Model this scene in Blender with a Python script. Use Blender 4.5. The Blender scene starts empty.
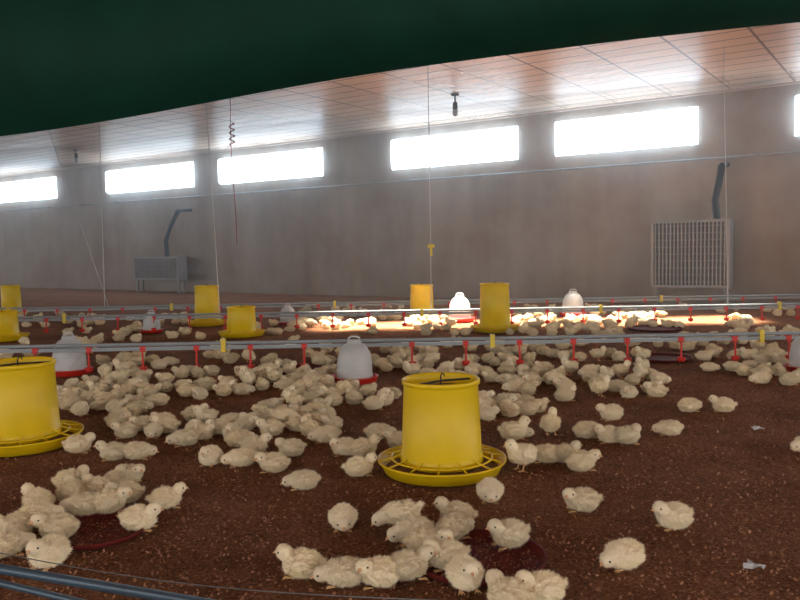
import bpy, bmesh, math, random
from mathutils import Vector, Matrix, noise
random.seed(7)
sc = bpy.context.scene
sc.view_settings.view_transform = 'Standard'
COL = sc.collection

# ------------------------------------------------------------------ camera
H = 0.85; F = 785.0
R = Matrix.Rotation(math.pi/2 - math.atan(53/F), 3, 'X') @ Matrix.Rotation(math.radians(-1.0), 3, 'Z')
cd = bpy.data.cameras.new('camera'); cd.sensor_width = 36; cd.lens = F/800*36
cam = bpy.data.objects.new('camera', cd); COL.objects.link(cam)
cam.matrix_world = Matrix.Translation((0, 0, H)) @ R.to_4x4()
cd.clip_start = 0.02; cd.clip_end = 200
sc.camera = cam
C = Vector((0, 0, H))

def ray(px, py): return R @ Vector(((px-400)/F, -(py-300)/F, -1))
def G(px, py, z=0.0):
    d = ray(px, py); t = (z-H)/d.z; p = C + d*t; p.z = z; return p
def DY(px, py, Y):
    d = ray(px, py); return C + d*(Y/d.y)

# wall frame
ANG = math.radians(34); CEIL = 2.82
P0 = Vector((0, 13.3, 0)); U = Vector((math.cos(ANG), -math.sin(ANG), 0)); N = Vector((-math.sin(ANG), -math.cos(ANG), 0))
def WUV(px, py, off=0.0):
    d = ray(px, py); t = ((P0 + N*off - C).dot(N))/d.dot(N); p = C + d*t
    return (p-P0).dot(U), p.z

# ------------------------------------------------------------------ materials
def mat(name, col, rough=0.6, metal=0.0, noise_scale=None, var=0.15, bump=0.0, bscale=None, trans=0.0, objrand=0.0, spec=0.5):
    m = bpy.data.materials.new(name); m.use_nodes = True
    nt = m.node_tree; b = nt.nodes['Principled BSDF']
    b.inputs['Roughness'].default_value = rough; b.inputs['Metallic'].default_value = metal
    b.inputs['Specular IOR Level'].default_value = spec
    b.inputs['Base Color'].default_value = (*col, 1)
    tc = nt.nodes.new('ShaderNodeTexCoord')
    src = None
    if noise_scale:
        n = nt.nodes.new('ShaderNodeTexNoise'); n.inputs['Scale'].default_value = noise_scale; n.inputs['Detail'].default_value = 6
        nt.links.new(tc.outputs['Object'], n.inputs['Vector'])
        r = nt.nodes.new('ShaderNodeValToRGB')
        r.color_ramp.elements[0].position = .3; r.color_ramp.elements[1].position = .7
        r.color_ramp.elements[0].color = (*[max(0, c*(1-var)) for c in col], 1)
        r.color_ramp.elements[1].color = (*[min(1, c*(1+var)) for c in col], 1)
        nt.links.new(n.outputs['Fac'], r.inputs['Fac']); src = r.outputs['Color']
        nt.links.new(src, b.inputs['Base Color'])
    if objrand:
        oi = nt.nodes.new('ShaderNodeObjectInfo'); hs = nt.nodes.new('ShaderNodeHueSaturation')
        mr = nt.nodes.new('ShaderNodeMapRange'); mr.inputs['To Min'].default_value = 1-objrand; mr.inputs['To Max'].default_value = 1+objrand*.5
        nt.links.new(oi.outputs['Random'], mr.inputs['Value']); nt.links.new(mr.outputs['Result'], hs.inputs['Value'])
        if src: nt.links.new(src, hs.inputs['Color'])
        else: hs.inputs['Color'].default_value = (*col, 1)
        nt.links.new(hs.outputs['Color'], b.inputs['Base Color'])
    if bump:
        n2 = nt.nodes.new('ShaderNodeTexNoise'); n2.inputs['Scale'].default_value = bscale or 50; n2.inputs['Detail'].default_value = 8
        nt.links.new(tc.outputs['Object'], n2.inputs['Vector'])
        bp = nt.nodes.new('ShaderNodeBump'); bp.inputs['Strength'].default_value = bump; bp.inputs['Distance'].default_value = .02
        nt.links.new(n2.outputs['Fac'], bp.inputs['Height']); nt.links.new(bp.outputs['Normal'], b.inputs['Normal'])
    if trans:
        t = nt.nodes.new('ShaderNodeBsdfTranslucent'); t.inputs['Color'].default_value = (*col, 1)
        mx = nt.nodes.new('ShaderNodeMixShader'); mx.inputs[0].default_value = trans
        nt.links.new(b.outputs[0], mx.inputs[1]); nt.links.new(t.outputs[0], mx.inputs[2])
        nt.links.new(mx.outputs[0], nt.nodes['Material Output'].inputs['Surface'])
    return m

M_down = mat('chick_down', (.97, .84, .62), .95, noise_scale=22, var=.08, trans=.12, objrand=.12, spec=.1)
M_beak = mat('chick_beak', (.75, .42, .22), .5)
M_eye = mat('chick_eye', (.01, .008, .008), .15)
M_leg = mat('chick_leg', (.75, .45, .2), .6)
M_yel = mat('yellow_plastic', (.92, .68, .008), .38, noise_scale=8, var=.05, trans=.3)
M_feed = mat('feed_grain', (.25, .14, .06), .9, noise_scale=120, var=.5, bump=.6, bscale=200)
M_white = mat('white_plastic', (.70, .72, .72), .4, noise_scale=6, var=.05, trans=.35)
M_red = mat('red_plastic', (.62, .03, .02), .4, noise_scale=10, var=.1)
M_dred = mat('dusty_red_plastic', (.11, .014, .012), .7, noise_scale=20, var=.5, spec=.2)
M_pipe = mat('grey_pvc_pipe', (.28, .31, .33), .35, noise_scale=5, var=.1)
M_npipe = mat('blue_grey_pipe', (.06, .10, .14), .35, metal=.3, noise_scale=8, var=.15)
M_wire = mat('light_wire', (.55, .55, .52), .5, noise_scale=8, var=.1)
M_cable = mat('grey_cable', (.16, .17, .18), .5, noise_scale=8, var=.1)
M_rwire = mat('red_cord', (.35, .05, .04), .6, noise_scale=8, var=.1)
M_dark = mat('dark_metal', (.03, .03, .033), .5, metal=.3, noise_scale=8, var=.2)
M_grey = mat('heater_frame', (.30, .29, .28), .5, metal=.2, noise_scale=6, var=.1)
M_grey2 = mat('grey_conduit', (.28, .28, .28), .5, metal=.2, noise_scale=6, var=.1)
M_fin = mat('heater_core', (.06, .055, .055), .5, metal=.4, noise_scale=6, var=.1)
M_yclip = mat('yellow_clip', (.8, .6, .05), .5, noise_scale=8, var=.1)
M_litter = mat('wood_shaving', (.32, .145, .075), .9, noise_scale=4, var=.3)
M_litter2 = mat('pale_wood_shaving', (.46, .25, .15), .9, noise_scale=4, var=.3)
M_litter3 = mat('dark_wood_shaving', (.10, .04, .02), .9, noise_scale=4, var=.3)
M_plas = mat('clear_film', (.5, .5, .52), .2, noise_scale=12, var=.2)

# ------------------------------------------------------------------ mesh helpers
def finish(bm, name, mats, parent=None, smooth=True, loc=None, rotz=0, scale=None):
    me = bpy.data.meshes.new(name); bm.normal_update(); bm.to_mesh(me); bm.free()
    for m in mats: me.materials.append(m)
    if smooth:
        for p in me.polygons: p.use_smooth = True
    o = bpy.data.objects.new(name, me); COL.objects.link(o)
    if parent: o.parent = parent
    if loc is not None: o.location = loc
    o.rotation_euler[2] = rotz
    if scale: o.scale = scale
    return o
def lathe(bm, prof, seg=48, mi=0, cx=0, cy=0):
    rings = []
    for r, z in prof:
        if r < 1e-5: rings.append([bm.verts.new((cx, cy, z))])
        else: rings.append([bm.verts.new((cx+r*math.cos(2*math.pi*i/seg), cy+r*math.sin(2*math.pi*i/seg), z)) for i in range(seg)])
    for a, b in zip(rings, rings[1:]):
        for i in range(seg):
            j = (i+1) % seg
            if len(a) == 1 and len(b) == 1: continue
            if len(a) == 1: f = bm.faces.new((a[0], b[j], b[i]))
            elif len(b) == 1: f = bm.faces.new((a[i], a[j], b[0]))
            else: f = bm.faces.new((a[i], a[j], b[j], b[i]))
            f.material_index = mi
def box(bm, c, s, mi=0, M=None):
    c = Vector(c); vs = []
    for dx in (-.5, .5):
        for dy in (-.5, .5):
            for dz in (-.5, .5):
                p = c + Vector((dx*s[0], dy*s[1], dz*s[2]))
                if M: p = M @ p
                vs.append(bm.verts.new(p))
    for q in ((0, 1, 3, 2), (4, 6, 7, 5), (0, 4, 5, 1), (2, 3, 7, 6), (0, 2, 6, 4), (1, 5, 7, 3)):
        f = bm.faces.new([vs[i] for i in q]); f.material_index = mi
def tube(bm, pts, r, seg=8, mi=0, cap=True):
    pts = [Vector(p) for p in pts]; rings = []
    rr = r if isinstance(r, (list, tuple)) else [r]*len(pts)
    for i, p in enumerate(pts):
        a = pts[max(0, i-1)]; b = pts[min(len(pts)-1, i+1)]; t = (b-a).normalized()
        ref = Vector((0, 0, 1)) if abs(t.z) < .9 else Vector((0, 1, 0))
        x = t.cross(ref).normalized(); y = t.cross(x).normalized()
        rings.append([bm.verts.new(p + (x*math.cos(2*math.pi*k/seg)+y*math.sin(2*math.pi*k/seg))*rr[i]) for k in range(seg)])
    for a, b in zip(rings, rings[1:]):
        for k in range(seg):
            j = (k+1) % seg; f = bm.faces.new((a[k], a[j], b[j], b[k])); f.material_index = mi
    if cap:
        f = bm.faces.new(rings[0]); f.material_index = mi
        f = bm.faces.new(list(reversed(rings[-1]))); f.material_index = mi

# ------------------------------------------------------------------ floor
def floor_z(x, y):
    return 0.010*(noise.noise(Vector((x*1.3, y*1.3, 0)))) + 0.006*noise.noise(Vector((x*5, y*5, 3)))
bm = bmesh.new()
nx, ny = 360, 340
grid = []
for j in range(ny+1):
    y = 0.2 + (j/ny)**1.8*32.8
    row = []
    for i in range(nx+1):
        s = (i/nx-.5)*2; x = (2.0*s + 26*s**3)
        z = floor_z(x, y) + (0.007*noise.noise(Vector((x*22, y*22, 7))) if y < 7 and abs(x) < 5 else 0)
        row.append(bm.verts.new((x, y, z)))
    grid.append(row)
for j in range(ny):
    for i in range(nx):
        bm.faces.new((grid[j][i], grid[j][i+1], grid[j+1][i+1], grid[j+1][i]))
back = [bm.verts.new((-28, -6, -.005)), bm.verts.new((28, -6, -.005)), bm.verts.new((28, .25, -.005)), bm.verts.new((-28, .25, -.005))]
bm.faces.new(back)
mf = bpy.data.materials.new('litter_floor'); mf.use_nodes = True; nt = mf.node_tree; b = nt.nodes['Principled BSDF']
b.inputs['Roughness'].default_value = .95; b.inputs['Specular IOR Level'].default_value = .1
tc = nt.nodes.new('ShaderNodeTexCoord')
n1 = nt.nodes.new('ShaderNodeTexNoise'); n1.inputs['Scale'].default_value = 95; n1.inputs['Detail'].default_value = 10; n1.inputs['Roughness'].default_value = .85
n2 = nt.nodes.new('ShaderNodeTexNoise'); n2.inputs['Scale'].default_value = 2.2; n2.inputs['Detail'].default_value = 10; n2.inputs['Roughness'].default_value = .7
r1 = nt.nodes.new('ShaderNodeValToRGB'); e = r1.color_ramp.elements
e[0].position = .37; e[0].color = (.08, .030, .014, 1); e[1].position = .64; e[1].color = (.56, .28, .15, 1)
mx = r1.color_ramp.elements.new(.5); mx.color = (.27, .118, .058, 1)
r2 = nt.nodes.new('ShaderNodeValToRGB'); r2.color_ramp.elements[0].position = .38; r2.color_ramp.elements[0].color = (.62, .56, .52, 1); r2.color_ramp.elements[1].position = .62; r2.color_ramp.elements[1].color = (1.0, 1.0, 1.0, 1)
mm = nt.nodes.new('ShaderNodeMixRGB'); mm.blend_type = 'MULTIPLY'; mm.inputs[0].default_value = 1
bp = nt.nodes.new('ShaderNodeBump'); bp.inputs['Strength'].default_value = .8; bp.inputs['Distance'].default_value = .012
for n in (n1, n2): nt.links.new(tc.outputs['Object'], n.inputs['Vector'])
nt.links.new(n1.outputs['Fac'], r1.inputs['Fac']); nt.links.new(n2.outputs['Fac'], r2.inputs['Fac'])
nt.links.new(r1.outputs[0], mm.inputs[1]); nt.links.new(r2.outputs[0], mm.inputs[2]); nt.links.new(mm.outputs[0], b.inputs['Base Color'])
nt.links.new(n1.outputs['Fac'], bp.inputs['Height']); nt.links.new(bp.outputs[0], b.inputs['Normal'])
floor = finish(bm, 'floor', [mf])

# shavings: one scattered mass belonging to the floor
bm = bmesh.new()
for i in range(70000):
    y = 1.2 + 6.5*random.random()**1.4; x = random.uniform(-.62, .62)*(y+.5)
    s = random.uniform(.0011, .0030)*(1+y*.08); a = random.random()*6.28; z = floor_z(x, y)+.004
    d = Vector((math.cos(a), math.sin(a), random.uniform(-.7, .7)))*s*1.3; w = Vector((-math.sin(a), math.cos(a), random.uniform(-.7, .7)))*s*.8
    p = Vector((x, y, z+random.random()*.004))
    f = bm.faces.new([bm.verts.new(p-d-w), bm.verts.new(p+d-w), bm.verts.new(p+d+w), bm.verts.new(p-d+w)])
    k = random.random(); f.material_index = 0 if k < .66 else (1 if k < .78 else 2)
finish(bm, 'wood_shavings', [M_litter, M_litter2, M_litter3], floor, smooth=False)

# ------------------------------------------------------------------ back wall with windows
wins_px = [(-42, 57, 195), (108, 194, 181), (220, 323, 168), (392, 518, 149), (555, 698, 132), (795, 965, 110)]
WZ0, WZ1 = 2.15, 2.65
wins = []
for a, b_, y in wins_px:
    u0 = WUV(a, y)[0]; u1 = WUV(b_, y)[0]; wins.append((u0, u1))
uA, uB = -30, 11.0
extra = [(-25.5, -23.2), (-21.8, -19.6), (-17.6, -15.6)]
wins = [w for w in extra if w[1] < wins[0][0]-.5] + wins
bm = bmesh.new()
us = [uA]
for w in wins: us += [w[0], w[1]]
us.append(uB)
zs = [-.1, WZ0, WZ1, CEIL+.1]
def quad(pts, mi=0):
    f = bm.faces.new([bm.verts.new(p) for p in pts]); f.material_index = mi
def wallmesh(off, flip):
    for i in range(len(us)-1):
        for j in range(3):
            if i % 2 == 1 and j == 1: continue
            a, c = us[i], us[i+1]; z0, z1 = zs[j], zs[j+1]
            p = [(a, z0), (c, z0), (c, z1), (a, z1)]
            if flip: p.reverse()
            quad([Vector((u, off, z)) for u, z in p])
wallmesh(0, False); wallmesh(.32, True)
for i, (a, c) in enumerate(wins):
    o = [(a, WZ0), (c, WZ0), (c, WZ1), (a, WZ1)]
    for k in range(4):
        l = (k+1) % 4
        quad([Vector((o[k][0], 0, o[k][1])), Vector((o[l][0], 0, o[l][1])), Vector((o[l][0], .32, o[l][1])), Vector((o[k][0], .32, o[k][1]))], 0)
mw = bpy.data.materials.new('wall_plaster'); mw.use_nodes = True; nt = mw.node_tree; b = nt.nodes['Principled BSDF']
b.inputs['Roughness'].default_value = .6; b.inputs['Specular IOR Level'].default_value = .4
tc = nt.nodes.new('ShaderNodeTexCoord')
n1 = nt.nodes.new('ShaderNodeTexNoise'); n1.inputs['Scale'].default_value = .8; n1.inputs['Detail'].default_value = 9; n1.inputs['Roughness'].default_value = .6
n2 = nt.nodes.new('ShaderNodeTexNoise'); n2.inputs['Scale'].default_value = 1.2; n2.inputs['Detail'].default_value = 4
mp = nt.nodes.new('ShaderNodeMapping'); mp.inputs['Scale'].default_value = (2.2, 1, .25)
r1 = nt.nodes.new('ShaderNodeValToRGB'); r1.color_ramp.elements[0].position = .38; r1.color_ramp.elements[0].color = (.30, .225, .165, 1); r1.color_ramp.elements[1].position = .62; r1.color_ramp.elements[1].color = (.39, .345, .30, 1)
r2 = nt.nodes.new('ShaderNodeValToRGB'); r2.color_ramp.elements[0].position = .3; r2.color_ramp.elements[0].color = (.80, .79, .80, 1); r2.color_ramp.elements[1].position = .65
mm = nt.nodes.new('ShaderNodeMixRGB'); mm.blend_type = 'MULTIPLY'; mm.inputs[0].default_value = 1
nt.links.new(tc.outputs['Object'], n1.inputs['Vector']); nt.links.new(tc.outputs['Object'], mp.inputs['Vector']); nt.links.new(mp.outputs[0], n2.inputs['Vector'])
nt.links.new(n1.outputs['Fac'], r1.inputs['Fac']); nt.links.new(n2.outputs['Fac'], r2.inputs['Fac'])
nt.links.new(r1.outputs[0], mm.inputs[1]); nt.links.new(r2.outputs[0], mm.inputs[2]); nt.links.new(mm.outputs[0], b.inputs['Base Color'])
wall = finish(bm, 'wall_back', [mw], smooth=False)
WM = Matrix.Translation(P0) @ Matrix.Rotation(-ANG, 4, 'Z')
wall.matrix_world = WM
mpn = bpy.data.materials.new('daylit_sheet'); mpn.use_nodes = True; nt = mpn.node_tree; b = nt.nodes['Principled BSDF']
b.inputs['Base Color'].default_value = (.8, .88, 1, 1); b.inputs['Emission Color'].default_value = (.74, .89, 1, 1); b.inputs['Emission Strength'].default_value = 9
msd = bpy.data.materials.new('halo_glow_edge'); msd.use_nodes = True; nt = msd.node_tree; b = nt.nodes['Principled BSDF']  # glowing pane sides, added to cast a halo on the surrounding wall
b.inputs['Base Color'].default_value = (.8, .88, 1, 1); b.inputs['Emission Color'].default_value = (.60, .80, 1, 1); b.inputs['Emission Strength'].default_value = 11
for i, (a, c) in enumerate(wins):
    bm = bmesh.new()
    s = .04; y0, y1 = .01, -.09; a_, c_, z0, z1 = a, c, WZ0, WZ1  # pane juts into the room, shaped so its sides light the wall
    o = [bm.verts.new(p) for p in ((a_, y0, z0), (c_, y0, z0), (c_, y0, z1), (a_, y0, z1))]
    n_ = [bm.verts.new(p) for p in ((a_+s, y1, z0+s), (c_-s, y1, z0+s), (c_-s, y1, z1-s), (a_+s, y1, z1-s))]
    bm.faces.new(n_)
    for k in range(4):
        l = (k+1) % 4; f = bm.faces.new((o[k], o[l], n_[l], n_[k])); f.material_index = 1
    w = finish(bm, 'window_%d' % (i+1), [mpn, msd], smooth=False); w.matrix_world = WM

# haze volume added near the wall to imitate bloom around the windows
bm = bmesh.new(); box(bm, (-9.5, -3.02, (CEIL+.02)/2+.01), (40.5, 5.9, CEIL-.04))
mh = bpy.data.materials.new('bloom_haze'); mh.use_nodes = True; nt = mh.node_tree
nt.nodes.remove(nt.nodes['Principled BSDF'])
vs_ = nt.nodes.new('ShaderNodeVolumeScatter'); vs_.inputs['Density'].default_value = .022; vs_.inputs['Anisotropy'].default_value = .76; vs_.inputs['Color'].default_value = (.90, .95, 1, 1)
nt.links.new(vs_.outputs[0], nt.nodes['Material Output'].inputs['Volume'])
o = finish(bm, 'bloom_haze', [mh], None, smooth=False); o.matrix_world = WM

# conduit on wall
bm = bmesh.new()
zc = (WUV(0, 214)[1]+WUV(800, 146)[1])/2
tube(bm, [(-28, -.04, zc), (uB, -.04, zc)], .013, 8)
for k in range(30):
    box(bm, (-27+k*1.3, -.025, zc), (.03, .05, .045))
o = finish(bm, 'wall_conduit', [M_grey2]); o.matrix_world = WM

# ceiling
bm = bmesh.new()
box(bm, (-9, -7.6, CEIL+.03), (44, 16.5, .06))
mc = bpy.data.materials.new('ceiling_pvc'); mc.use_nodes = True; nt = mc.node_tree; b = nt.nodes['Principled BSDF']
b.inputs['Roughness'].default_value = .42; b.inputs['Specular IOR Level'].default_value = .26
tc = nt.nodes.new('ShaderNodeTexCoord'); br = nt.nodes.new('ShaderNodeTexBrick')
br.inputs['Scale'].default_value = 1; br.inputs['Brick Width'].default_value = .75; br.inputs['Row Height'].default_value = .30; br.inputs['Mortar Size'].default_value = .014; br.offset = 0
br.inputs['Color1'].default_value = (.84, .64, .50, 1); br.inputs['Color2'].default_value = (.79, .60, .47, 1); br.inputs['Mortar'].default_value = (.26, .17, .13, 1)
nn = nt.nodes.new('ShaderNodeTexNoise'); nn.inputs['Scale'].default_value = 5; bp = nt.nodes.new('ShaderNodeBump'); bp.inputs['Strength'].default_value = .35; bp.inputs['Distance'].default_value = .03
nt.links.new(tc.outputs['Object'], br.inputs['Vector']); nt.links.new(br.outputs['Color'], b.inputs['Base Color'])
nt.links.new(tc.outputs['Object'], nn.inputs['Vector']); nt.links.new(nn.outputs['Fac'], bp.inputs['Height']); nt.links.new(bp.outputs[0], b.inputs['Normal'])
M_seam = mat('ceiling_batten', (.5, .42, .38), .4, noise_scale=5, var=.05)
o = finish(bm, 'ceiling', [mc, M_seam], smooth=False); o.matrix_world = WM
bm = bmesh.new(); box(bm, (-9.5, -.02, CEIL-.015), (41, .04, .03))
o = finish(bm, 'trim_1', [M_seam], smooth=False); o.matrix_world = WM

# ------------------------------------------------------------------ green curtain
edge = [(-420, 185), (-200, 160), (0, 137), (100, 123), (200, 104), (300, 85), (400, 69), (500, 56), (600, 43), (700, 32), (800, 22), (1000, 5), (1250, -10)]
def edgey(x):
    for (a, ya), (c, yc) in zip(edge, edge[1:]):
        if a <= x <= c:
            return ya+(yc-ya)*(x-a)/(c-a)
bm = bmesh.new(); cols = []
NX, NZ = 260, 30
for i in range(NX+1):
    px = -420+1670*i/NX
    e_ = sum(edgey(min(1250, max(-420, px+d))) for d in (-60, -30, 0, 30, 60))/5
    p = DY(px, e_, 5.0); col = []
    for j in range(NZ+1):
        t = j/NZ; z = p.z + (CEIL-.01-p.z)*t
        fold = (.03*math.sin(p.x*3.1+t*1.2)+.015*math.sin(p.x*8.3+1+t*2))*min(1, t*2.2)
        yy = 5.0 + fold - .35*(1-(1-t)**2)*(1-t)*2 + .03*t*noise.noise(Vector((p.x*2, z*3, 0)))
        col.append(bm.verts.new((p.x, yy, z)))
    cols.append(col)
for i in range(NX):
    for j in range(NZ): bm.faces.new((cols[i][j], cols[i+1][j], cols[i+1][j+1], cols[i][j+1]))
M_green = mat('green_tarpaulin', (.004, .046, .030), .7, noise_scale=3, var=.15, bump=.25, bscale=90, spec=.2)
finish(bm, 'green_curtain', [M_green])

# ------------------------------------------------------------------ chicks
def chick_mesh(name, blobs, head, hdir, standing, seed):
    rnd = random.Random(seed)
    bm = bmesh.new()
    for c, r, rot in blobs:
        M = Matrix.Translation(c) @ Matrix.Rotation(rot, 4, 'Y') @ Matrix.Diagonal((*r, 1))
        bmesh.ops.create_icosphere(bm, subdivisions=3, radius=1, matrix=M)
    me = bpy.data.meshes.new('tmp'); bm.to_mesh(me); bm.free()
    o = bpy.data.objects.new('tmp', me); COL.objects.link(o)
    m = o.modifiers.new('r', 'REMESH'); m.mode = 'VOXEL'; m.voxel_size = .0032
    s = o.modifiers.new('s', 'SMOOTH'); s.iterations = 5; s.factor = .6
    dg = bpy.context.evaluated_depsgraph_get(); dg.update()
    ev = bpy.data.meshes.new_from_object(o.evaluated_get(dg))
    bpy.data.objects.remove(o)
    bm = bmesh.new(); bm.from_mesh(ev); bpy.data.meshes.remove(ev)
    bm.normal_update()
    for v in bm.verts:
        k = noise.noise(v.co*60+Vector((seed, 0, 0)))*.006 + noise.noise(v.co*170)*.003
        if (v.co-Vector(head)).length < .028: k *= .35
        v.co += v.normal*k
        if v.co.z < .002: v.co.z = .002
    bm.normal_update()
    faces = list(bm.faces); hd = Vector(head)
    hv = Vector(hdir).normalized(); sidev = hv.cross(Vector((0, 0, 1))).normalized(); up = sidev.cross(hv)
    eyes = [hd+hv*.0095+sidev*s_*.0185+up*.004 for s_ in (-1, 1)]
    tufts = []
    for i in range(8000):
        f = faces[int(rnd.random()*len(faces))]; c = f.calc_center_median(); n = f.normal.copy()
        if c.z < .006: continue
        if min((c-e).length for e in eyes) < .0065: continue
        if (c-(hd+hv*.02)).length < .008: continue
        tufts.append((c, n, (c-hd).length))
    for c, n, dh in tufts:
        back = Vector((-1, 0, -.35)); d = (n*.65+back*.6+Vector((rnd.uniform(-.4, .4), rnd.uniform(-.4, .4), rnd.uniform(-.4, .4)))).normalized()
        L = rnd.uniform(.005, .014)*(.5 if dh < .028 else 1); side = d.cross(n)
        if side.length < .05: side = d.cross(Vector((0, 0, 1)))
        side = side.normalized()*rnd.uniform(.0005, .0012)
        a = c - n*.001; tip = a+d*L
        if tip.z < .001: tip.z = .001
        bm.faces.new((bm.verts.new(a-side), bm.verts.new(a+side), bm.verts.new(tip)))
    tube(bm, [hd+hv*.016, hd+hv*.025-up*.001, hd+hv*.032-up*.004], [.0062, .0045, .0008], 8, 1)
    for e in eyes:
        r_ = bmesh.ops.create_icosphere(bm, subdivisions=2, radius=.0030, matrix=Matrix.Translation(e))
        for v in r_['verts']:
            for f in v.link_faces: f.material_index = 2
    ys = .02
    for sgn in (-1, 1):
        if standing:
            tube(bm, [(.0, sgn*ys, .05), (-.006, sgn*ys, .028), (.003, sgn*ys, .005)], [.007, .0032, .0028], 8, 3)
            b0 = Vector((.003, sgn*ys, .004))
        else: b0 = Vector((.026, sgn*.022, .004))
        for a in (-.5, 0, .5, math.pi):
            L = .018 if a != math.pi else .01
            tube(bm, [b0, b0+Vector((math.cos(a)*L*.6, math.sin(a)*L*.6, .001)), b0+Vector((math.cos(a)*L, math.sin(a)*L, -.002))], [.0024, .002, .001], 6, 3)
    me = bpy.data.meshes.new(name); bm.to_mesh(me); bm.free()
    for m in (M_down, M_beak, M_eye, M_leg): me.materials.append(m)
    for p in me.polygons: p.use_smooth = True
    return me
V = Vector
def body(z, pitch=0.0, head=(.05, 0, .07), tail=(-.058, 0, .045)):
    h = V(head)
    bl = [(V((-.008, 0, z)), (.046, .041, z if z < .045 else .037), pitch), (V((-.028, 0, z+.002)), (.032, .035, min(z, .034)), pitch),
          (V((.018, 0, z+.002)), (.031, .034, .033), pitch), (V(tail), (.017, .011, .009), .5),
          (V((-.014, .037, z+.003)), (.034, .007, .017), pitch-.25), (V((-.014, -.037, z+.003)), (.034, .007, .017), pitch-.25),
          (h, (.0235, .0205, .0215), 0)]
    n0 = V((.024, 0, z+.010))
    for t in (.4, .7): bl.append((n0.lerp(h, t), (.022, .021, .022), 0))
    return bl
vars_ = []
h = (.046, 0, .070); vars_.append(chick_mesh('chick_resting', body(.039, 0, h), h, (1, 0, -.05), False, 1))
h = (.056, .004, .036); vars_.append(chick_mesh('chick_dozing', body(.037, .05, h, (-.058, 0, .045)), h, (1, .1, -.3), False, 2))
h = (.042, .020, .065); vars_.append(chick_mesh('chick_looking_left', body(.039, 0, h), h, (.5, .85, -.05), False, 3))
h = (.042, -.020, .065); vars_.append(chick_mesh('chick_looking_right', body(.039, 0, h), h, (.5, -.85, -.05), False, 4))
h = (.044, 0, .110); vars_.append(chick_mesh('chick_standing', body(.066, -.25, h, (-.058, 0, .078)), h, (1, 0, -.05), True, 5))
h = (.066, 0, .046); vars_.append(chick_mesh('chick_pecking', body(.062, .2, h, (-.058, 0, .085)), h, (.8, 0, -.6), True, 6))

keep = []
placed = []
def add_chick(p, ang, vi, parent=None, sc_=1.0, dz=0.0, name='chick'):
    o = bpy.data.objects.new(name, vars_[vi]); COL.objects.link(o)
    o.location = (p.x, p.y, floor_z(p.x, p.y)+.002+dz); o.rotation_euler = (0, 0, math.radians(ang)); o.scale = (sc_, sc_, sc_)
    if parent: o.parent = parent
    placed.append((p.x, p.y))

# ------------------------------------------------------------------ feeders
def feeder(name, p, s=1.0, tall=1.0):
    e_ = bpy.data.objects.new(name, None); COL.objects.link(e_); e_.location = (p.x, p.y, .006); e_.scale = (s, s, s)
    e_.rotation_euler[2] = random.random()
    bm = bmesh.new(); t = tall
    top = .05+.300*t
    lathe(bm, [(.142, .035), (.153, .042), (.155, .05), (.154, .075), (.150, .078), (.1385, top-.018), (.139, top-.016), (.145, top-.014), (.146, top), (.142, top+.004), (.136, top), (.134, top-.02), (.146, .08), (.146, .04), (.142, .035)], 64)
    finish(bm, 'hopper', [M_yel], e_)
    bm = bmesh.new()
    lathe(bm, [(0, .002), (.19, .002), (.215, .008), (.232, .045), (.238, .055), (.242, .056), (.241, .049), (.236, .044)][::-1], 64)
    lathe(bm, [(0, .006), (.188, .006), (.211, .012), (.228, .048), (.238, .056)], 64)
    finish(bm, 'tray', [M_yel], e_)
    bm = bmesh.new()
    for k in range(14):
        M = Matrix.Rotation(2*math.pi*k/14, 4, 'Z')
        tube(bm, [M @ V((.148, 0, .075)), M @ V((.185, 0, .06)), M @ V((.232, 0, .052))], .0035, 6)
    tube(bm, [(.188*math.cos(2*math.pi*k/48), .188*math.sin(2*math.pi*k/48), .059) for k in range(49)], .0035, 6, cap=False)
    finish(bm, 'guard_grill', [M_yel], e_)
    bm = bmesh.new()
    lathe(bm, [(.218, .016), (.19, .022), (.15, .028), (.10, .03)], 48)
    lathe(bm, [(.1335, top-.05), (.09, top-.03), (.0, top-.022)], 48)
    finish(bm, 'feed', [M_feed], e_)
    bm = bmesh.new()
    tube(bm, [(-.137, 0, top-.012), (0, 0, top-.006), (.137, 0, top-.012)], .004, 8)
    tube(bm, [(0, 0, top-.03), (0, 0, top+.01), (.006, 0, top+.022), (.014, 0, top+.02), (.016, 0, top+.01)], .003, 8)
    finish(bm, 'hanger_bar', [M_dark], e_)
    keep.append((p.x, p.y, .245*s+.05))
feeder('poultry_feeder', G(442, 473))
feeder('poultry_feeder', G(22, 447), 1.06)
feeder('poultry_feeder', G(242, 337), .95, .85)
feeder('poultry_feeder', G(3, 341), 1.0, .8)
feeder('poultry_feeder', G(495, 332), 1.0, 1.4)
feeder('poultry_feeder', G(422, 318), .95, 1.2)
feeder('poultry_feeder', G(208, 326), .95, 1.4)
feeder('poultry_feeder', G(12, 316), .85, 1.45)

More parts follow.
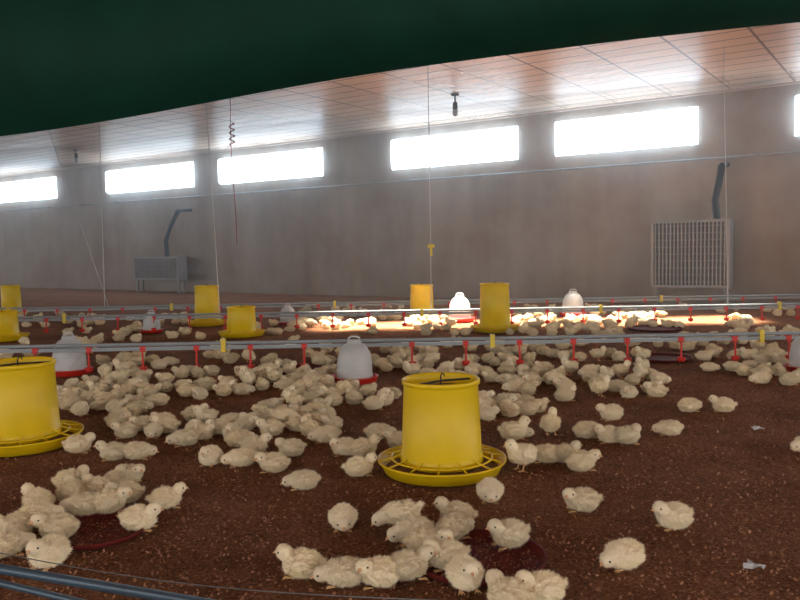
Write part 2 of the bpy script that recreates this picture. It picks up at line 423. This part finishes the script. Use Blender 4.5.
def drinker(name, p, s=1.0):
    e_ = bpy.data.objects.new(name, None); COL.objects.link(e_); e_.location = (p.x, p.y, .006); e_.scale = (s, s, s)
    bm = bmesh.new()
    lathe(bm, [(0, .0), (.13, .0), (.138, .006), (.144, .034), (.149, .038), (.147, .042), (.139, .038), (.132, .012), (.115, .010), (.108, .03), (0, .03)], 56)
    finish(bm, 'trough', [M_red], e_)
    bm = bmesh.new()
    lathe(bm, [(.106, .03), (.114, .034), (.115, .05), (.111, .056), (.109, .12), (.105, .155), (.096, .19), (.082, .218), (.064, .238), (.046, .247), (.044, .262), (.04, .268), (0, .269)], 56)
    for z in (.09, .12): lathe(bm, [(.1105, z-.004), (.1135, z), (.1105, z+.004)], 56)
    finish(bm, 'water_jar', [M_white], e_)
    bm = bmesh.new()
    tube(bm, [(-.034, 0, .262), (-.033, 0, .28), (-.018, 0, .289), (.018, 0, .289), (.033, 0, .28), (.034, 0, .262)], .006, 8)
    finish(bm, 'handle', [M_white], e_)
    keep.append((p.x, p.y, .15*s+.05))
drinker('poultry_drinker', G(355, 383)); drinker('poultry_drinker', G(70, 375))
drinker('poultry_drinker', G(152, 333), .8); drinker('poultry_drinker', G(288, 325), .8)
drinker('poultry_drinker', G(460, 322), 1.1); drinker('poultry_drinker', G(573, 317), 1.1)
drinker('poultry_drinker', G(806, 372), .9)

def pan(name, p, r=.17):
    bm = bmesh.new()
    lathe(bm, [(r-.002, .018), (r+.003, .019), (r+.003, .015), (r-.004, .002), (r-.02, .0), (0, .0)], 64)
    lathe(bm, [(0, .003), (r-.02, .003), (r-.008, .007), (r-.002, .018)], 64)
    rnd = random.Random(int(p.x*1000))
    for i in range(500):
        a = rnd.random()*6.283; q = (r-.02)*math.sqrt(rnd.random()); c = V((q*math.cos(a), q*math.sin(a), .005)); s = rnd.uniform(.0015, .004)
        f = bm.faces.new([bm.verts.new(c+V((s, 0, rnd.uniform(0, .003)))), bm.verts.new(c+V((0, s, rnd.uniform(0, .003)))), bm.verts.new(c+V((-s, -s*.5, .0)))]); f.material_index = 1
    finish(bm, name, [M_dred, M_litter], None, loc=(p.x, p.y, .006))
    return (p.x, p.y, r)
pans = [pan('feed_pan', G(478, 562), .18), pan('feed_pan', G(95, 535), .15), pan('feed_pan', G(663, 360), .2), pan('feed_pan', G(655, 330), .25), pan('feed_pan', G(300, 372), .2)]

# ------------------------------------------------------------------ nipple drinker lines
def line(name, Y, z, x0, x1, step, ph, s=1.0, rail=True):
    e_ = bpy.data.objects.new(name, None); COL.objects.link(e_)
    bm = bmesh.new(); box(bm, ((x0+x1)/2, Y, z), (x1-x0, .024*s, .022*s))
    if rail: tube(bm, [(x0, Y, z+.030*s), (x1, Y, z+.030*s)], .0125*s, 12)
    finish(bm, 'water_pipe', [M_pipe], e_, smooth=False)
    bm = bmesh.new(); x = ph
    bc = bmesh.new()
    k = 0
    while x < x1-.1:
        if x > x0:
            box(bm, (x, Y, z), (.036*s, .034*s, .036*s))
            lz = max(.03, z-.15)
            tube(bm, [(x, Y-.018, z-.01), (x, Y-.018, lz+.03)], .007*s, 8)
            lathe(bm, [(.0, lz), (.016*s, lz), (.026*s, lz+.014), (.028*s, lz+.032), (.025*s, lz+.032), (.014*s, lz+.01), (0, lz+.008)], 16, cx=x, cy=Y-.022)
            if k % 5 == 2: box(bc, (x+step/2, Y, z+.015), (.03*s, .04*s, .085*s))
            k += 1
        x += step
    finish(bm, 'nipple_drip_cups', [M_red], e_, smooth=False)
    finish(bc, 'clips', [M_yclip], e_, smooth=False)
line('drinker_line', 5.3, .19, -8, 8.5, .365, -7.64+.05)
line('drinker_line', 8.1, .16, -12, 7.4, .37, -11.8)
line('drinker_line', 9.6, .15, -14, 5.2, .40, -13.8)
nl = bpy.data.objects.new('drinker_line', None); COL.objects.link(nl)
bm = bmesh.new()
a = G(0, 569, .3); b2 = G(190, 601, .3); d = (b2-a)
p1, p2 = a-d*1.2, b2+d*.6
tube(bm, [p1, p2], .0085, 12)
a = G(0, 583, .28); b2 = G(75, 601, .28); d = (b2-a)
tube(bm, [a-d*3, b2+d*2.5], .006, 12)
for q in (p1, p2): tube(bm, [q, V((q.x, q.y, .0))], .008, 8)
finish(bm, 'water_pipe', [M_npipe], nl)
bm = bmesh.new()
a = G(-20, 549, .3); b2 = G(430, 600, .3)
tube(bm, [a.lerp(b2, t)+V((0, 0, -.02*math.sin(math.pi*t))) for t in [i/20 for i in range(29)]], .001, 6)
finish(bm, 'thin_cable', [M_cable], nl)

# ------------------------------------------------------------------ hanging wires
def wire(name, p_top, p_bot, r, m, sway=.0):
    bm = bmesh.new()
    pts = [V(p_top).lerp(V(p_bot), t)+V((sway*math.sin(t*9), 0, 0)) for t in [i/14 for i in range(15)]]
    tube(bm, pts, r, 6); return finish(bm, name, [m])
def ceilpt(px, Y):
    p = DY(px, 200, Y); return V((p.x, Y, CEIL))
def linept(px, Y, z): p = DY(px, 290, Y); return V((p.x, Y, z))
ww = wire('suspension_wire', ceilpt(430, 8.1), linept(431, 8.1, .19), .004, M_wire)
wire('suspension_wire', ceilpt(208, 8.1), linept(219, 8.1, .19), .004, M_wire)
wire('suspension_wire', ceilpt(722, 8.1), linept(728, 8.1, .19), .004, M_wire)
wire('suspension_wire', ceilpt(103, 9.6), linept(104, 9.6, .18), .005, M_wire)
wire('suspension_wire', ceilpt(40, 9.6), linept(108, 9.6, .18), .003, M_wire)
wire('red_cord', ceilpt(232, 8.4), linept(238, 8.4, .9), .004, M_rwire, .008)
bm = bmesh.new()
kp = DY(232, 134, 8.4)
tube(bm, [kp+V((.028*math.sin(i*.9), .02*math.cos(i*.9), .12-.009*i)) for i in range(28)], .006, 6)
finish(bm, 'cord_coil', [M_rwire])
bm = bmesh.new(); tp = DY(431, 246, 8.1); box(bm, tp, (.07, .03, .035)); box(bm, tp+V((0, 0, -.05)), (.025, .02, .1))
finish(bm, 'wire_tensioner', [M_yclip], ww, smooth=False)

def pendant(name, px, py, drop):
    d = ray(px, py); t = (CEIL-H)/d.z; p = C+d*t
    bm = bmesh.new()
    lathe(bm, [(0, .0), (.05, .0), (.05, -.02), (.012, -.03), (.012, -drop), (.03, -drop-.01), (.034, -drop-.09), (.03, -drop-.1)], 20)
    lathe(bm, [(.028, -drop-.1), (.036, -drop-.12), (.036, -drop-.15), (.025, -drop-.18), (0, -drop-.19)], 20, 1)
    finish(bm, name, [M_dark, M_grey], loc=(p.x, p.y, CEIL))
pendant('pendant_lamp', 455, 94, .1); pendant('pendant_lamp', 76, 150, .06)

# ------------------------------------------------------------------ heaters on the wall
def heater(name, pl, pr, yt, yb, off, pipe):
    u0, zt = WUV(pl, yt, off); u1, _ = WUV(pr, yt, off); _, zb = WUV((pl+pr)/2, yb, off); uc = (u0+u1)/2; w = u1-u0; hh = zt-zb
    e_ = bpy.data.objects.new(name, None); COL.objects.link(e_); e_.matrix_world = WM
    d = .22; y = -off+d/2
    bm = bmesh.new(); t = .035
    box(bm, (uc, y+.03, (zt+zb)/2), (w-.02, d-.06, hh-.02))
    box(bm, (uc, y, zt-t/2), (w, d, t)); box(bm, (uc, y, zb+t/2), (w, d, t))
    box(bm, (u0+t/2, y, (zt+zb)/2), (t, d, hh-2*t)); box(bm, (u1-t/2, y, (zt+zb)/2), (t, d, hh-2*t))
    for u in (u0+.06, u1-.06):
        for yy in (y-d/2+.05, y+d/2-.05): box(bm, (u, yy, zb/2), (.04, .04, zb))
    finish(bm, 'frame', [M_grey], e_, smooth=False)
    bm = bmesh.new(); nf = int(w/.05)
    for k in range(nf):
        box(bm, (u0+t+(w-2*t)*(k+.5)/nf, -off-.0+.01, (zt+zb)/2), (.018, .02, hh-2*t))
    nh = int(hh/.09)
    for k in range(nh): box(bm, (uc, -off+.004, zb+t+(hh-2*t)*(k+.5)/nh), (w-2*t, .012, .006))
    finish(bm, 'fins', [M_grey], e_, smooth=False)
    bm = bmesh.new(); box(bm, (uc, -off+.026, (zt+zb)/2), (w-2*t, .01, hh-2*t)); finish(bm, 'core', [M_fin], e_, smooth=False)
    bm = bmesh.new()
    pts = []
    for (x, yy) in pipe:
        u, z = WUV(x, yy, off-.1); pts.append(V((u, -off+.1, z)))
    pts[0].z = zt-.01
    tube(bm, pts, .045, 12)
    tube(bm, [pts[-1], pts[-1]+V((.0, off-.16, .03))], .03, 12)
    finish(bm, 'flue_pipe', [M_dark], e_)
heater('wall_heater', 651, 730, 221, 288, .5, [(717, 222), (715, 200), (719, 182), (722, 165)])
heater('wall_heater', 133, 178, 257, 280, .5, [(167, 256), (166, 240), (171, 225), (178, 211)])

def film(name, p, r):
    bm = bmesh.new(); c = bm.verts.new((0, 0, .015)); ring = []
    for k in range(14):
        a = k*2*math.pi/14; rr = r*random.uniform(.4, 1.2); ring.append(bm.verts.new((rr*math.cos(a)*1.5, rr*math.sin(a), random.uniform(.003, .02))))
    for k in range(14): bm.faces.new((c, ring[k], ring[(k+1) % 14]))
    finish(bm, name, [M_plas], loc=(p.x, p.y, floor_z(p.x, p.y)+.003), smooth=False)
film('plastic_scrap', G(755, 571), .022); film('plastic_scrap', G(757, 430), .02)

# ------------------------------------------------------------------ chick placement: (x, base y, heading deg, pose)
near = [
 (12, 545, 200, 0), (37, 517, 150, 0), (73, 494, 20, 2), (97, 503, 160, 0), (130, 489, 10, 3), (124, 508, 200, 2), (168, 514, 15, 0),
 (84, 524, 190, 1), (142, 537, -10, 0), (56, 547, 170, 2), (48, 572, 250, 0), (110, 522, 30, 3), (72, 508, 120, 0), (40, 534, 20, 1), (8, 562, 20, 1), (118, 495, 80, 0),
 (343, 534, 265, 1), (302, 494, 175, 1), (400, 537, 185, 5), (455, 530, 160, 0), (411, 552, 200, 1), (430, 566, 10, 3), (445, 577, 190, 0),
 (508, 555, 200, 0), (622, 573, 200, 1), (672, 533, 200, 0), (580, 516, 175, 2), (490, 506, 260, 1), (466, 597, 275, 0), (300, 580, 170, 0), (342, 590, 180, 1),
 (378, 590, 195, 2), (411, 586, 10, 0), (540, 608, 200, 0), (508, 614, 160, 3), (455, 548, 30, 1),
 (210, 470, 260, 0), (240, 471, 200, 1), (272, 476, 170, 2), (112, 464, 190, 0), (139, 463, 10, 1), (80, 458, 10, 2), (361, 481, 15, 0), (184, 450, 200, 1),
 (256, 458, 10, 0), (290, 461, 190, 3), (365, 461, 20, 0), (380, 443, 10, 1), (343, 460, 190, 2), (500, 476, 200, 4), (545, 467, 170, 1), (583, 476, 20, 3),
 (515, 450, 10, 4), (562, 467, 20, 0), (608, 446, 190, 0), (588, 442, 20, 1), (622, 447, 0, 2), (668, 439, 170, 1), (610, 424, 200, 3), (690, 416, 10, 1), (722, 416, 170, 0),
 (165, 438, 180, 0), (120, 433, 10, 3), (218, 438, 190, 2), (240, 450, 30, 1), (196, 425, 10, 0), (270, 440, 200, 0), (300, 435, 20, 2), (325, 446, 190, 1),
 (760, 388, 180, 1), (790, 390, 20, 0), (640, 385, 240, 4), (655, 402, 180, 0), (566, 405, 30, 0), (398, 452, 180, 0), (806, 458, 200, 1),
]
for x, y, a, v in near:
    p = G(x, y-4)
    dz = 0
    for it in range(14):
        for (qx, qy) in placed:
            dx, dy = p.x-qx, p.y-qy; dd = math.hypot(dx, dy)
            if dd < .084:
                f = (.084-dd)/max(dd, .001); p.x += dx*f*.6; p.y += dy*f*.6
        for (qx, qy, r) in keep:
            dx, dy = p.x-qx, p.y-qy; dd = math.hypot(dx, dy)
            if dd < r: f = (r-dd)/dd; p.x += dx*f; p.y += dy*f
    for (qx, qy, r) in pans[:2]:
        if math.hypot(p.x-qx, p.y-qy) < r+.05: dz = .010
    add_chick(p, a+random.uniform(-8, 8), v, None, random.uniform(.88, .98), dz)
flock = bpy.data.objects.new('chick_flock', None); COL.objects.link(flock)
def ok(p, dmin):
    for (x, y, r) in keep:
        if math.hypot(p.x-x, p.y-y) < r: return False
    for (x, y) in placed:
        if math.hypot(p.x-x, p.y-y) < dmin: return False
    u = (p-P0).dot(N)
    return u > .3
def scatter(x0, x1, y0, y1, n, dmin=.095, poses=(0, 1, 2, 3, 0, 1, 2, 3, 1, 4, 5)):
    c = 0; t = 0
    while c < n and t < n*60:
        t += 1
        x = random.uniform(x0, x1); y = random.uniform(y0, y1)
        p = G(x, y)
        if noise.noise(V((p.x*2.2, p.y*2.2, 5.5))) < -.12: continue
        if not ok(p, dmin): continue
        a = random.choice((0, 180))+random.gauss(0, 45)
        add_chick(p, a, random.choice(poses), flock, random.uniform(.80, .94), 0, 'chick_in_flock'); c += 1
scatter(105, 400, 383, 440, 80)
scatter(180, 345, 375, 402, 26)
scatter(60, 140, 365, 420, 20)
scatter(400, 560, 362, 402, 42)
scatter(560, 660, 362, 400, 18)
scatter(640, 815, 352, 385, 24)
scatter(480, 560, 400, 440, 14)
scatter(0, 400, 352, 372, 40)
scatter(400, 700, 345, 365, 34)
scatter(290, 750, 318, 336, 150, .10)
scatter(20, 300, 318, 348, 60)
scatter(600, 800, 335, 352, 24)
scatter(300, 800, 308, 318, 60)

# ------------------------------------------------------------------ lights
w = bpy.data.worlds.new('World'); sc.world = w; w.use_nodes = True
w.node_tree.nodes['Background'].inputs[0].default_value = (1.0, .965, .92, 1); w.node_tree.nodes['Background'].inputs[1].default_value = 2.45
def area(name, loc, rot, sx, sy, e, col, spread=180):
    l = bpy.data.lights.new(name, 'AREA'); l.shape = 'RECTANGLE'; l.size = sx; l.size_y = sy; l.energy = e; l.color = col; l.spread = math.radians(spread)
    o = bpy.data.objects.new(name, l); COL.objects.link(o); o.location = loc; o.rotation_euler = rot; return o
area('sunbeam', (1.45, 8.7, 2.75), (math.radians(-4), 0, 0), 4.6, .75, 210, (1, .95, .80), 12)
